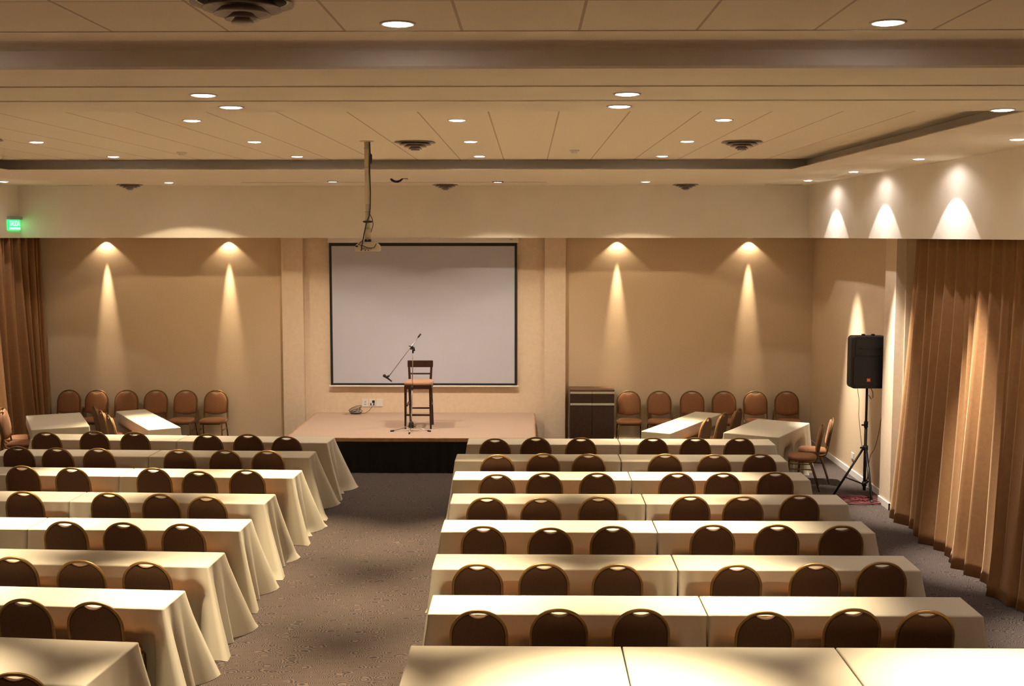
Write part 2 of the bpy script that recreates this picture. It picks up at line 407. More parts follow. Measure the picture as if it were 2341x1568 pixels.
# ------------------------------------------------------------------ ceiling vents, detectors
def make_vent():
    t = thing('ceiling_vent', 'x', 'vent')
    for k in range(4):
        r = .205 - .045 * k; z = -.010 - .020 * k
        MB().lathe([(r - .030, z + .024), (r - .012, z + .008), (r, z), (r - .001, z - .003), (r - .014, z + .004), (r - .034, z + .021)], 40).build('louver_ring', M['vent'], t)
    MB().lathe([(.018, -.05), (.045, -.082), (.044, -.087), (.0001, -.088)], 24).build('centre_cone', M['vent'], t)
    MB().lathe([(.175, -.001), (.0001, -.0015)], 40).build('opening', M['dark'], t)
    return t
VT = make_vent()
for i, (X, Y, Z, lab) in enumerate(((-1.143, 4.80, ZC, 'large grey round ceiling vent cut off by the top edge of the photo'),
        (3.18 - .62, 4.85, ZC, 'corner of a grey round ceiling vent at the top right corner of the photo'),
        (-1.13, 11.9, ZC, 'round grey stepped vent in the far recess, just right of the projector pole'),
        (2.12, 11.9, ZC, 'round grey stepped vent at the right end of the far recess'),
        (-5.31, 11.5, ZC, 'round grey vent cut off by the left edge of the photo in the far recess'),
        (-6.29, 18.7, ZS, 'leftmost round vent in the far soffit, above the left wall chairs'),
        (-1.31, 18.75, ZS, 'middle round vent in the far soffit, above the projection screen'),
        (2.47, 18.75, ZS, 'rightmost round vent in the far soffit, above the row of wall chairs'))):
    o = VT if i == 0 else copy_tree(VT); o.location = (X, Y, Z); o['label'] = lab; o['group'] = 'round ceiling vents'
for (px, py, lab) in ((1313, 343, 'small white smoke detector right of centre in the far recess'), (415, 348, 'small white smoke detector left in the far recess')):
    p = at_z(px, py, ZC)
    t = thing('smoke_detector', lab, 'smoke detector', (p.x, p.y, ZC), 0, 'ceiling smoke detectors')
    MB().lathe([(.055, 0), (.055, -.012), (.05, -.018)], 24).build('base', M['trimwhite'], t)
    MB().lathe([(.036, -.018), (.034, -.036), (.0001, -.04)], 24).build('sensor_dome', M['trimwhite'], t)
p = at_z(908, 408, ZS)
t = thing('hook_loop', 'black cable loop hanging from the soffit joint right of the projector pole', 'cable', (p.x, p.y, ZS))
MB().tube([(-.09, 0, 0), (-.075, 0, -.022), (-.035, 0, -.042), (.005, 0, -.045), (.045, 0, -.03), (.075, 0, -.004), (.09, 0, 0), (.15, 0, -.006)], [.014, .018, .018, .018, .016, .012, .007, .006], 8).build('loop', M['black'], t)
p = at_z(160, 426, ZS)
t = thing('dome_sensor', 'tiny dark dome sensor under the far soffit at far left', 'sensor', (p.x, p.y - .1, ZS))
MB().lathe([(.045, 0), (.042, -.014), (.028, -.028), (.0001, -.034)], 20).build('dome', M['black'], t)
MB().lathe([(.055, 0), (.052, -.006), (.046, -.006)], 20).build('rim', M['vent'], t)

# ------------------------------------------------------------------ exit sign
t = thing('exit_sign', 'small lit green SALIDA exit sign on the left bulkhead above the curtain', 'exit sign', (FX0, 18.93, 3.82))
MB().bbox(0, .07, -.22, .22, -.05, .0, .008, Matrix.Translation((0, 0, .05))).build('housing', M['vent'], t)
MB().bbox(.0, .03, -.21, .21, -.17, .0, .004).build('panel', M['green'], t)
MB().box(.0305, .0315, -.20, .20, -.155, -.122).build('light_bar', M['greenletter'], t)
cu = bpy.data.curves.new('salida', 'FONT'); cu.body = 'SALIDA'; cu.size = .115; cu.extrude = .001; cu.align_x = 'CENTER'; cu.offset = .002
to = bpy.data.objects.new('salida', cu); col.objects.link(to)
dg = bpy.context.evaluated_depsgraph_get(); me = bpy.data.meshes.new_from_object(to.evaluated_get(dg)); bpy.data.objects.remove(to)
me.materials.clear(); me.materials.append(M['greenletter'])
w = bpy.data.objects.new('lettering', me); col.objects.link(w); w.parent = t; w.location = (.032, 0, -.098); w.rotation_euler = (PI / 2, 0, PI / 2)

# ------------------------------------------------------------------ stage
SX0, SX1, SY0, SH = -3.65, .105, 17.56, .53
t = thing('stage', 'low stage with beige carpet top, wooden edge and black skirt under the screen', 'stage', ((SX0 + SX1) / 2, 18.8, 0))
t_off = Matrix.Translation((-(SX0 + SX1) / 2, -18.8, 0))
def stage_part(name, mb, m):
    mb.v = [tuple(t_off @ Vector(v)) for v in mb.v]; return mb.build(name, m, t)
stage_part('platform', MB().box(SX0 + .05, SX1 - .05, SY0 + .06, YB - .14, .0, SH - .06), M['darkwood'])
stage_part('carpet_top', MB().box(SX0 + .012, SX1 - .012, SY0 + .012, YB - .03, SH - .05, SH), M['stagecarpet'])
stage_part('front_edging', MB().bbox(SX0, SX1, SY0 - .012, SY0 + .012, SH - .055, SH + .004, .004), M['wood'])
stage_part('side_edging', MB().bbox(SX0 - .012, SX0 + .012, SY0, YB - .135, SH - .055, SH + .004, .004), M['wood'])
stage_part('side_edging', MB().bbox(SX1 - .012, SX1 + .012, SY0, YB - .135, SH - .055, SH + .004, .004), M['wood'])
mb = MB(); path = []
def skp(s):
    # perimeter: left side back->front, front, right side front->back
    a, b = YB - .14 - SY0, SX1 - SX0
    if s < a: return Vector((SX0, YB - .14 - s, 0)), Vector((-1, 0, 0))
    if s < a + b: return Vector((SX0 + s - a, SY0, 0)), Vector((0, -1, 0))
    return Vector((SX1, SY0 + s - a - b, 0)), Vector((1, 0, 0))
tot = 2 * (YB - .14 - SY0) + SX1 - SX0; n = 520
for i in range(n + 1):
    p, nn = skp(tot * i / n * .9999)
    for k, z in enumerate((SH - .052, .35, .18, .004)):
        a = .004 + .012 * (1 - z / SH)
        path.append(p * 1 + nn * (-.0 + a * (math.sin(i * .55 + math.sin(i * .13)) - .2)) + Vector((0, 0, z)))
mb.add(path, [(i * 4 + k, (i + 1) * 4 + k, (i + 1) * 4 + k + 1, i * 4 + k + 1) for i in range(n) for k in range(3)], True)
stage_part('skirt', mb, M['skirt'])

# ------------------------------------------------------------------ projection screen
YS = YB - .09
a = at_y(752, 555, YS); b = at_y(1182, 881, YS)
t = thing('projection_screen', 'large white pull-down projection screen with black border over the stage', 'screen', ((a.x + b.x) / 2, YS, b.z))
w2 = (b.x - a.x) / 2; h = a.z - b.z
MB().bbox(-w2 - .02, w2 + .03, -.04, .06, h, h + .095, .01).build('roller_case', M['trimwhite'], t)
MB().box(-w2 + .042, w2 - .042, -.002, .0, .035, h - .055).build('white_surface', M['screen'], t)
fr = MB(); fr.box(-w2, w2, -.004, .004, h - .055, h); fr.box(-w2, w2, -.004, .004, .0, .035)
fr.box(-w2, -w2 + .042, -.004, .004, .035, h - .055); fr.box(w2 - .042, w2, -.004, .004, .035, h - .055)
fr.build('black_border', M['black'], t)
MB().bbox(-w2 - .03, w2 + .03, -.014, .014, -.028, 0, .006).build('bottom_bar', M['trimwhite'], t)
MB().tube([(-.035 + w2 * .0 - .06 * 0, -.01, -.028)] + [(.035 * math.cos(PI + q * PI / 10), -.01, -.028 - .045 * math.sin(q * PI / 10)) for q in range(1, 10)] + [(.035, -.01, -.028)], .004, 6).build('pull_loop', M['whiteplastic'], t)
MB().box(w2 - .13, w2 - .07, -.0415, -.04, h + .05, h + .062).build('maker_mark', M['vent'], t)

# ------------------------------------------------------------------ wall sockets and cable
def plate_at(px0, py0, px1, py1, name, kids, label):
    a = at_y(px0, py0, YB - .02); b = at_y(px1, py1, YB - .02)
    c = (a + b) / 2; w = b.x - a.x; h = a.z - b.z
    t = thing(name, label, 'wall socket', (c.x, YB - .02, c.z), 0, 'wall plates under the screen')
    MB().bbox(-w / 2, w / 2, -.012, 0, -h / 2, h / 2, .004).build('face_plate', M['whiteplastic'], t)
    for (x, z, sx, sz, m) in kids:
        MB().box(x - sx, x + sx, -.0135, -.0121, z - sz, z + sz).build('outlet', M[m], t)
    return t
plate_at(827, 912, 842.4, 929.5, 'wall_plate', [(.005, .02, .012, .010, 'vent'), (.003, -.022, .014, .010, 'vent')], 'left white wall plate with two small round ports under the screen')
plate_at(843.3, 912, 858.8, 929.5, 'wall_plate', [(.022, .022, .022, .022, 'black'), (-.022, -.024, .010, .022, 'black'), (.028, -.024, .010, .022, 'black')], 'middle white wall plate with black sockets and a cable plugged in')
plate_at(859.6, 912, 875, 929.5, 'wall_plate', [], 'right blank white wall plate under the screen')
c = at_z(813, 943, SH); c.x *= 19.92 / c.y; c.y = 19.92
t = thing('coiled_cable', 'dark coiled cable lying on the stage below the wall plates', 'cable', (c.x, c.y, SH))
for k in range(6):
    rr = .085 + .012 * (k % 3); tilt = .30 + .05 * k; ph = k * 1.1
    pts = [(rr * math.cos(q) + .008 * math.sin(k), .6 * rr * math.sin(q), .012 + .010 * k + (.5 + .5 * math.sin(q + .2 * k)) * .085 * (k / 5)) for q in [2 * PI * j / 28 for j in range(28)]]
    MB().tube(pts, .0045, 6, closed=True).build('coil_turn', M['darkwire'], t)
s0 = at_y(851, 926, YB - .04)
MB().tube([(.09, 0, .02), (.15, .03, .012), (.22, .08, .05), (.27, .12, .12), (s0.x - c.x, s0.y - c.y, s0.z - SH)], .004, 6).build('lead', M['darkwire'], t)
MB().tube([(-.13, -.03, .012), (-.155, -.035, .012), (-.175, -.035, .012)], .008, 8).tube([(-.185, -.035, .012), (-.205, -.036, .012)], .008, 8).build('plug', M['brass'], t)

# ------------------------------------------------------------------ projector on its ceiling pole
PX, PY = -1.600, 11.8
t = thing('ceiling_projector', 'ivory projector hanging from the ceiling on a long pole', 'projector', (PX, PY, ZC))
zt = 3.50 - ZC
def ztube(z0, z1, r, m='proj', name='pole', x=0, y=0):
    return MB().lathe([(r, z1), (r, z0)], 24, (x, y, 0)).build(name, M[m], t)
ztube(-.62, 0, .027); ztube(-.86, -.62, .022); ztube(zt + .02, -.86, .031, name='lower_sleeve')
ztube(-.008, 0, .07, name='ceiling_flange')
ztube(-.078, -.070, .030, 'vent', 'pole_ring'); ztube(-.262, -.256, .030, 'vent', 'pole_ring'); ztube(-.70, -.694, .031, 'vent', 'pole_ring')
MB().lathe([(.035, -.805), (.052, -.795), (.04, -.785)], 20).build('black_clamp', M['black'], t)
MB().bbox(.028, .05, -.02, .02, -.225, -.125, .01).build('adapter_box', M['black'], t)
pb = MB()
ring = []
for (z, sx, sy) in ((zt - .088, .118, .12), (zt - .08, .122, .125), (zt - .04, .122, .125), (zt - .025, .112, .115), (zt + .0, .085, .09), (zt + .006, .07, .07)):
    rr = []
    for k in range(32):
        a = 2 * PI * k / 32; ca, sa = math.cos(a), math.sin(a); e = .35
        rr.append((sx * math.copysign(abs(ca) ** e, ca), sy * math.copysign(abs(sa) ** e, sa), z))
    ring.append(rr)
pb.add([p for r in ring for p in r], [(i * 32 + k, i * 32 + (k + 1) % 32, (i + 1) * 32 + (k + 1) % 32, (i + 1) * 32 + k) for i in range(5) for k in range(32)] + [tuple(range(31, -1, -1)), tuple(range(160, 192))], True)
pb.build('body', M['proj'], t)
MB().box(-.03, .03, -.03, .03, zt + .004, zt + .03).build('mount_plate', M['black'], t)
for k in range(10):
    MB().box(-.05 + k * .011, -.046 + k * .011, -.1275, -.125, zt - .07, zt - .05).build('vent_slot', M['dark'], t)
for (x, w) in ((-.095, .012), (-.05, .006), (-.01, .006), (.02, .005)):
    MB().box(x - w, x + w, -.1275, -.124, zt - (.045 if w > .01 else .082), zt - (.03 if w > .01 else .073)).build('port', M['dark'], t)
MB().lathe([(.035, 0), (.035, .03), (.028, .03), (.0001, .024)], 24, T=Matrix.Translation((.04, .12, zt - .045)) @ Matrix.Rotation(-PI / 2, 4, 'X')).build('lens_barrel', M['black'], t)
MB().tube([(.03, -.02, 0), (.034, -.02, -.12), (.028, -.022, -.3), (.033, -.025, -.5), (.030, -.028, -.66), (.02, -.035, -.74), (-.01, -.05, -.82), (-.03, -.06, -.92), (-.04, -.10, zt + .0), (-.045, -.135, zt - .04), (-.047, -.132, zt - .075)], .006, 6).build('cable', M['darkwire'], t)
MB().tube([(.026, -.03, -.72), (.05, -.03, -.77), (.058, -.03, -.82), (.045, -.03, -.87), (.034, -.03, -.9)], .004, 6).build('cable', M['darkwire'], t)
MB().tube([(-.04, -.1, zt + .02), (-.08, -.125, zt - .02), (-.04, -.14, zt - .03), (.03, -.14, zt - .055), (.08, -.138, zt - .05), (.1, -.12, zt - .01)], .004, 6).build('cable', M['darkwire'], t)

# ------------------------------------------------------------------ microphone stand
mc = at_z(940, 985, SH); mc.y += .02
t = thing('microphone_stand', 'chrome tripod boom stand on the stage in front of the bar stool', 'microphone stand', (mc.x, mc.y, SH))
top = at_y(944, 795, mc.y) - Vector((mc.x, mc.y, SH))
hub = Vector((0, 0, .10))
for a in (200, -20, 270):
    d = Vector((math.cos(math.radians(a)), math.sin(math.radians(a)), 0)); R_ = .30
    l = MB().tube([hub * .9, d * R_ * .5 + Vector((0, 0, .045)), d * R_ + Vector((0, 0, .015))], .0075, 8).build('leg', M['chrome'], t)
    MB().tube([d * (R_ - .02) + Vector((0, 0, .016)), d * (R_ + .035) + Vector((0, 0, .013))], .013, 8).build('rubber_foot', M['black'], l)
MB().lathe([(.045, .05), (.046, .07), (.035, .13), (.018, .15)], 20).build('hub', M['black'], t)
mid = Vector((top.x * .55, 0, top.z * .52))
MB().tube([(0, 0, .1), mid], .010, 10).build('lower_tube', M['chrome'], t)
MB().tube([mid - Vector((0, 0, .03)), mid + Vector((0, 0, .03))], .018, 12).build('clutch', M['black'], t)
MB().tube([mid, top], .0075, 10).build('upper_tube', M['chrome'], t)
MB().tube([top - Vector((0, 0, .08)), top - Vector((0, 0, .02))], .014, 10).tube([top + Vector((-.04, 0, -.02)), top + Vector((.02, 0, .0)), top + Vector((.018, 0, -.05))], .016, 8).tube([top + Vector((-.01, -.03, .01)), top + Vector((-.01, .03, .01))], .02, 10).tube([top + Vector((-.06, -.02, .03)), top + Vector((-.03, .0, .02))], .008, 8).build('boom_clamp', M['black'], t)
b0 = at_y(962, 763, mc.y) - Vector((mc.x, mc.y, SH)); b1 = at_y(890, 859, mc.y) - Vector((mc.x, mc.y, SH))
MB().tube([b0, b1], .0065, 8).build('boom', M['chrome'], t)
MB().tube([b0, b0 + (b1 - b0).normalized() * .07], .013, 10).build('end_grip', M['black'], t)
MB().tube([b1, b1 + Vector((-.03, 0, -.012))], .016, 10).tube([b1 + Vector((-.02, 0, .0)), b1 + Vector((-.035, 0, -.04))], .014, 10).build('holder', M['black'], t)
mcx = at_y(883, 862, mc.y)
t = thing('microphone', 'black handheld microphone clipped at the low end of the boom', 'microphone', mcx)
d = Vector((-.78, 0, .62)).normalized(); e = -d
MB().tube([e * .11, e * .03, e * .0, d * .02], [.010, .014, .018, .020], 14).build('body', M['black'], t)
sp = MB(); T = Matrix.Translation(d * .035) @ d.to_track_quat('Z', 'Y').to_matrix().to_4x4()
sp.lathe([(.0001, -.026)] + [(.026 * math.sin(PI * k / 10), -.026 * math.cos(PI * k / 10)) for k in range(1, 10)] + [(.0001, .026)], 16, T=T).build('grille_head', M['blackmetal'], t)
MB().tube([e * .11, e * .125], .011, 12).build('connector', M['alu'], t)

# ------------------------------------------------------------------ bar stool
sc_ = Vector((-1.735, 18.62, SH))
t = thing('bar_stool', 'tall dark wooden bar stool with tan padded seat on the stage', 'stool', sc_)
legs = [((-.195, -.19, .69), (-.20, -.21, 0)), ((.195, -.19, .69), (.20, -.21, 0)), ((-.17, .19, .69), (-.16, .21, 0)), ((.17, .19, .69), (.20, .21, 0))]
def taper_leg(p0, p1, s0, s1):
    mb = MB(); p0 = Vector(p0); p1 = Vector(p1)
    v = [p + Vector((dx * s, dy * s, 0)) for p, s in ((p1, s1), (p0, s0)) for dx, dy in ((-1, -1), (1, -1), (1, 1), (-1, 1))]
    return mb.add(v, [(3, 2, 1, 0), (4, 5, 6, 7)] + [(k, (k + 1) % 4, (k + 1) % 4 + 4, k + 4) for k in range(4)])
for p0, p1 in legs: taper_leg(p0, p1, .021, .014).build('leg', M['darkwood'], t)
MB().bbox(-.21, .21, -.21, -.175, .63, .69, .004).bbox(-.21, .21, .175, .21, .63, .69, .004).bbox(-.21, -.175, -.2, .2, .63, .69, .004).bbox(.175, .21, -.2, .2, .63, .69, .004).build('seat_rail', M['darkwood'], t)
ss = MB(); rings = []
for (z, s) in ((.685, .94), (.70, 1.0), (.725, 1.0), (.742, .93), (.752, .75), (.757, .4)):
    rings.append([(.225 * s * math.copysign(abs(math.cos(q)) ** .4, math.cos(q)), .215 * s * math.copysign(abs(math.sin(q)) ** .4, math.sin(q)) , z) for q in [2 * PI * k / 36 for k in range(36)]])
ss.add([p for r in rings for p in r], [(i * 36 + k, i * 36 + (k + 1) % 36, (i + 1) * 36 + (k + 1) % 36, (i + 1) * 36 + k) for i in range(5) for k in range(36)] + [tuple(range(35, -1, -1)), tuple(range(180, 216))], True)
ss.build('seat', M['stoolseat'], t)
for s in (-1, 1):
    taper_leg((s * .185, .235, 1.03), (s * .165, .20, .67), .016, .019).build('back_post', M['darkwood'], t)
MB().bbox(-.205, .205, .222, .25, .93, 1.04, .006).build('top_rail', M['darkwood'], t)
MB().bbox(-.17, .17, .212, .23, .815, .84, .004).build('back_slat', M['darkwood'], t)
MB().bbox(-.19, .19, -.212, -.19, .205, .235, .003).build('footrest', M['darkwood'], t)
MB().bbox(-.165, .18, .19, .212, .26, .285, .003).build('stretcher', M['darkwood'], t)
MB().bbox(-.195, -.165, -.2, .2, .355, .38, .003).build('stretcher', M['darkwood'], t)
MB().bbox(.175, .205, -.2, .2, .355, .38, .003).build('stretcher', M['darkwood'], t)

# ------------------------------------------------------------------ cabinet
t = thing('sideboard_cabinet', 'dark wood sideboard with aluminium strip handles against the back wall', 'cabinet', (1.075, YB - .24, 0))
W2, D2, HC = .37, .22, .965
MB().bbox(-W2, W2, -D2 + .02, D2, .05, HC, .003).build('body', M['darkwood'], t)
MB().box(-W2 + .02, W2 - .02, -D2 + .06, D2 - .02, 0, .05).build('plinth', M['black'], t)
MB().bbox(-W2 - .004, W2 + .004, -D2 - .004, D2, HC, HC + .025, .003).build('top', M['cabtop'], t)
for s in (-1, 1):
    x0, x1 = (-W2, -.002) if s < 0 else (.002, W2)
    d = MB().bbox(x0, x1, -D2, -D2 + .02, HC - .195, HC - .045, .002).build('drawer', M['darkwood'], t)
    MB().bbox(x0, x1, -D2 - .006, -D2 + .015, HC - .045, HC - .008, .002).build('handle', M['alu'], d)
    d = MB().bbox(x0, x1, -D2, -D2 + .02, .055, HC - .245, .002).build('door', M['darkwood'], t)
    MB().bbox(x0, x1, -D2 - .006, -D2 + .015, HC - .240, HC - .203, .002).build('handle', M['alu'], d)

# ------------------------------------------------------------------ loudspeaker and tripod
SPX, SPY = 4.50, 15.97
p0 = at_y(1978, 1035, SPY)
SPX = p0.x
t = thing('speaker_stand', 'black tripod speaker stand by the white pier and right wall', 'speaker stand', (SPX, SPY, 0))
hz = p0.z
sb = at_y(1985, 888, SPY).z
MB().tube([(0, 0, .10), (0, 0, .98)], .021, 14).build('lower_pole', M['blackmetal'], t)
MB().tube([(0, 0, .9), (0, 0, sb + .05)], .0165, 14).build('upper_pole', M['blackmetal'], t)
MB().tube([(0, 0, hz + .04), (0, 0, hz + .10)], .036, 14).build('hub_collar', M['black'], t)
MB().tube([(0, 0, .97), (0, 0, 1.05)], .028, 14).tube([(-.06, -.0, 1.0), (-.02, 0, 1.0)], .011, 10).build('height_collar', M['black'], t)
MB().tube([(-.07, 0, hz + .07), (-.03, 0, hz + .07)], .013, 10).build('knob', M['black'], t)
MB().tube([(0, 0, .16), (0, 0, .22)], .032, 14).build('lower_collar', M['black'], t)
for a in (187, 268, 52):
    d = Vector((math.cos(math.radians(a)), math.sin(math.radians(a)), 0)); rr = {187: .45, 268: .42, 52: .25}[a]
    l = MB().tube([d * .03 + Vector((0, 0, hz + .06)), d * rr + Vector((0, 0, .02))], .0155, 10).build('leg', M['blackmetal'], t)
    MB().tube([d * (rr - .015) + Vector((0, 0, .045)), d * (rr + .012) + Vector((0, 0, .016))], .021, 10).build('rubber_foot', M['black'], l)
    MB().tube([d * .03 + Vector((0, 0, .19)), d * rr * .60 + Vector((0, 0, (hz + .06) * .42))], .010, 8).build('brace', M['blackmetal'], t)
a = at_y(1946, 768, SPY - .15); b = at_y(2026, 888, SPY - .15)
t = thing('loudspeaker', 'black plastic loudspeaker with orange-red badge on the tripod stand', 'loudspeaker', ((a.x + b.x) / 2, SPY, b.z), math.radians(1))
w2 = (b.x - a.x) / 2; h = a.z - b.z
def rrect(w, h0, h1, r, n=6):
    pts = []
    for (cx, cz, a0) in ((w - r, h1 - r, 0), (-w + r, h1 - r, 90), (-w + r, h0 + r, 180), (w - r, h0 + r, 270)):
        for k in range(n + 1):
            q = math.radians(a0 + 90 * k / n); pts.append((cx + r * math.cos(q), cz + r * math.sin(q)))
    return pts
cb = MB(); rings = []
for (y, s) in ((-.17, -.012), (-.158, 0), (.02, 0), (.17, -.06), (.185, -.075)):
    rings.append([(x, y, z) for (x, z) in rrect(w2 + s, -s, h + s, .055 + s * .3)])
n = len(rings[0])
cb.add([p for r in rings for p in r], [(i * n + k, (i + 1) * n + k, (i + 1) * n + (k + 1) % n, i * n + (k + 1) % n) for i in range(4) for k in range(n)] + [tuple(range(n)), tuple(range(5 * n - 1, 4 * n - 1, -1))])
cb.build('cabinet', M['black'], t)
def front_plate(name, w, z0, z1, r, y, m, dy=.012):
    o = rrect(w, z0, z1, r); n = len(o)
    return MB().add([(x, y, z) for x, z in o] + [(x * .985, y - dy, z0 + (z - z0) * .985 + (z1 - z0) * .0075) for x, z in o], [(k, (k + 1) % n, (k + 1) % n + n, k + n) for k in range(n)] + [tuple(range(n, 2 * n))]).build(name, M[m], t)
front_plate('woofer_grille', w2 - .03, .035, h * .62, .04, -.17, 'grille')
front_plate('horn_panel', w2 - .05, h * .63, h * .93, .03, -.17, 'black', .006)
for s in (-1, 1):
    MB().add([(s * .15, -.178, h * .70), (s * .04, -.178, h * .70), (s * .15, -.178, h * .64)], [(0, 1, 2)] if s > 0 else [(0, 2, 1)]).build('port', M['dark'], t)
    MB().bbox(s * .065 - .022, s * .065 + .022, -.1, -.06, h - .004, h + .022, .005).build('rigging_knob', M['black'], t)
MB().tube([(-.145, -.182, h * .775), (-.08, -.185, h * .765), (0, -.186, h * .762), (.08, -.185, h * .765), (.145, -.182, h * .775)], .006, 8).build('horn_lip', M['blackmetal'], t)
MB().tube([(-.06, -.180, h * .60), (-.03, -.184, h * .61), (.0, -.186, h * .612), (.03, -.184, h * .61), (.06, -.180, h * .60)], .004, 8).build('grille_lip', M['blackmetal'], t)
bd = MB().bbox(-.035, .015, -.192, -.184, .095, .14, .002).build('badge', M['red'], t)
cu = bpy.data.curves.new('badge text', 'FONT'); cu.body = 'JBL'; cu.size = .026; cu.extrude = .0005; cu.align_x = 'CENTER'
to = bpy.data.objects.new('badge text', cu); col.objects.link(to)
dg = bpy.context.evaluated_depsgraph_get(); me = bpy.data.meshes.new_from_object(to.evaluated_get(dg)); bpy.data.objects.remove(to)
me.materials.clear(); me.materials.append(M['whiteplastic'])
w = bpy.data.objects.new('lettering', me); col.objects.link(w); w.parent = bd; w.location = (-.010, -.1925, .109); w.rotation_euler = (PI / 2, 0, 0)
# cables
def pxpath(pts, Y): return [at_y(x, y, Y) for x, y in pts]
base = Vector((SPX, SPY, 0))
o = MB().tube([p - base for p in pxpath([(1960, 885), (1964, 915), (1963, 950), (1967, 990), (1970, 1020), (1973, 1030)], SPY - .04)], .0035, 6).build('speaker_cable', M['redwire'], None, base)
tag(o, 'thin dark red cable hanging on the left of the speaker pole', 'cable', 'red speaker cables')
o = MB().tube([p - base for p in pxpath([(2022, 900), (2021, 925), (2014, 960), (2009, 990), (2003, 1015), (1998, 1028), (1990, 1040), (1984, 1070), (1983, 1100), (1985, 1118)], SPY - .03)], .0045, 6).build('speaker_cable', M['redwire'], None, base)
tag(o, 'red cable sagging on the right of the speaker pole', 'cable', 'red speaker cables')
o = MB().tube([p - base for p in pxpath([(1987, 880), (1995, 896), (1996, 908), (1991, 912), (1986, 903)], SPY - .04)], .005, 6).build('speaker_cable', M['darkwire'], None, base)
tag(o, 'short dark cable loop just under the loudspeaker', 'cable', 'red speaker cables')
random.seed(3)
pts = []
for k in range(170):
    q = k * .42; rr = .14 + .13 * math.sin(k * .37) + .05 * random.random()
    pts.append((rr * 1.6 * math.cos(q) - .12, rr * .8 * math.sin(q) - .12, .010 + .030 * (k / 170) * abs(math.sin(k * .9))))
o = MB().tube(pts, .006, 6).build('cable_tangle', M['redwire'], None, (SPX - .02, SPY - .12, 0))
tag(o, 'tangle of red cable on the carpet under the speaker stand', 'cable')
pw = at_z(1934, 1041, 0); 
t = thing('wall_plate', 'small white wall socket low on the right wall behind the table chairs', 'wall socket', (XR, 17.45, .30))
MB().bbox(-.010, 0, -.06, .06, -.045, .045, .003).build('face_plate', M['whiteplastic'], t)
MB().box(-.0112, -.0101, -.03, .03, -.02, .02).build('outlet', M['trimwhite'], t)

# ------------------------------------------------------------------ curtains
def curtain(name, y0, y1, xtop, xbot, side, label, seed, yend_bend=0, ns=None, z1=ZB - .003):
    rnd = random.Random(seed)
    # pleat list along the rail: centre, width, depth
    L = y1 - y0; ns = ns or int(L / .0125); nz = 26
    ph = [rnd.uniform(0, 6.28) for _ in range(8)]
    vs = []
    for i in range(ns + 1):
        s = i / ns * L; y = y0 + s
        for j in range(nz + 1):
            tt = j / nz                                    # 0 top, 1 floor
            z = z1 - (z1 - .004) * tt
            x = xtop + (xbot - xtop) * tt ** 1.3
            w1 = s * 2 * PI / .15 + 1.5 * math.sin(s * 1.9 + ph[0]) + .6 * math.sin(s * 5.1 + ph[1])
            w2_ = s * 2 * PI / .31 + 1.2 * math.sin(s * 1.1 + ph[2]) + .5 * tt * math.sin(s * 2.3 + ph[3])
            w3 = s * 2 * PI / .98 + .9 * math.sin(s * .7 + ph[4])
            a1 = .060 * (1 - .40 * tt); a2 = .022 + .055 * tt; a3 = .005 + .055 * tt
            f = a1 * (abs(math.sin(w1 / 2)) * 2 - 1) + a2 * math.sin(w2_) + a3 * math.sin(w3)
            xx = x + f
            yy = y + .03 * math.cos(w1) * (1 - .5 * tt) + .05 * tt * math.cos(w2_)
            if tt > .93: xx += side * -.05 * ((tt - .93) / .07) ** 2 * (.6 + .6 * math.sin(w2_))
            if yend_bend: 
                e = max(0, (s - (L - .5)) / .5); xx += yend_bend * e * e
            vs.append((xx, yy, z))
    n = nz + 1
    o = MB().add(vs, [(i * n + j, (i + 1) * n + j, (i + 1) * n + j + 1, i * n + j + 1) for i in range(ns) for j in range(nz)], True).build(name, M['curtain'])
    so = o.modifiers.new('thick', 'SOLIDIFY'); so.thickness = .003
    return tag(o, label, 'curtain')
curtain('curtain', 4.0, 14.80, 4.86, 4.70, 1, 'tall tan pleated curtain running down the right wall to the carpet', 11)
curtain('curtain', 12.0, 19.98, -8.36, -8.25, -1, 'tall brown pleated curtain in the far left corner under the exit sign', 5, .06)

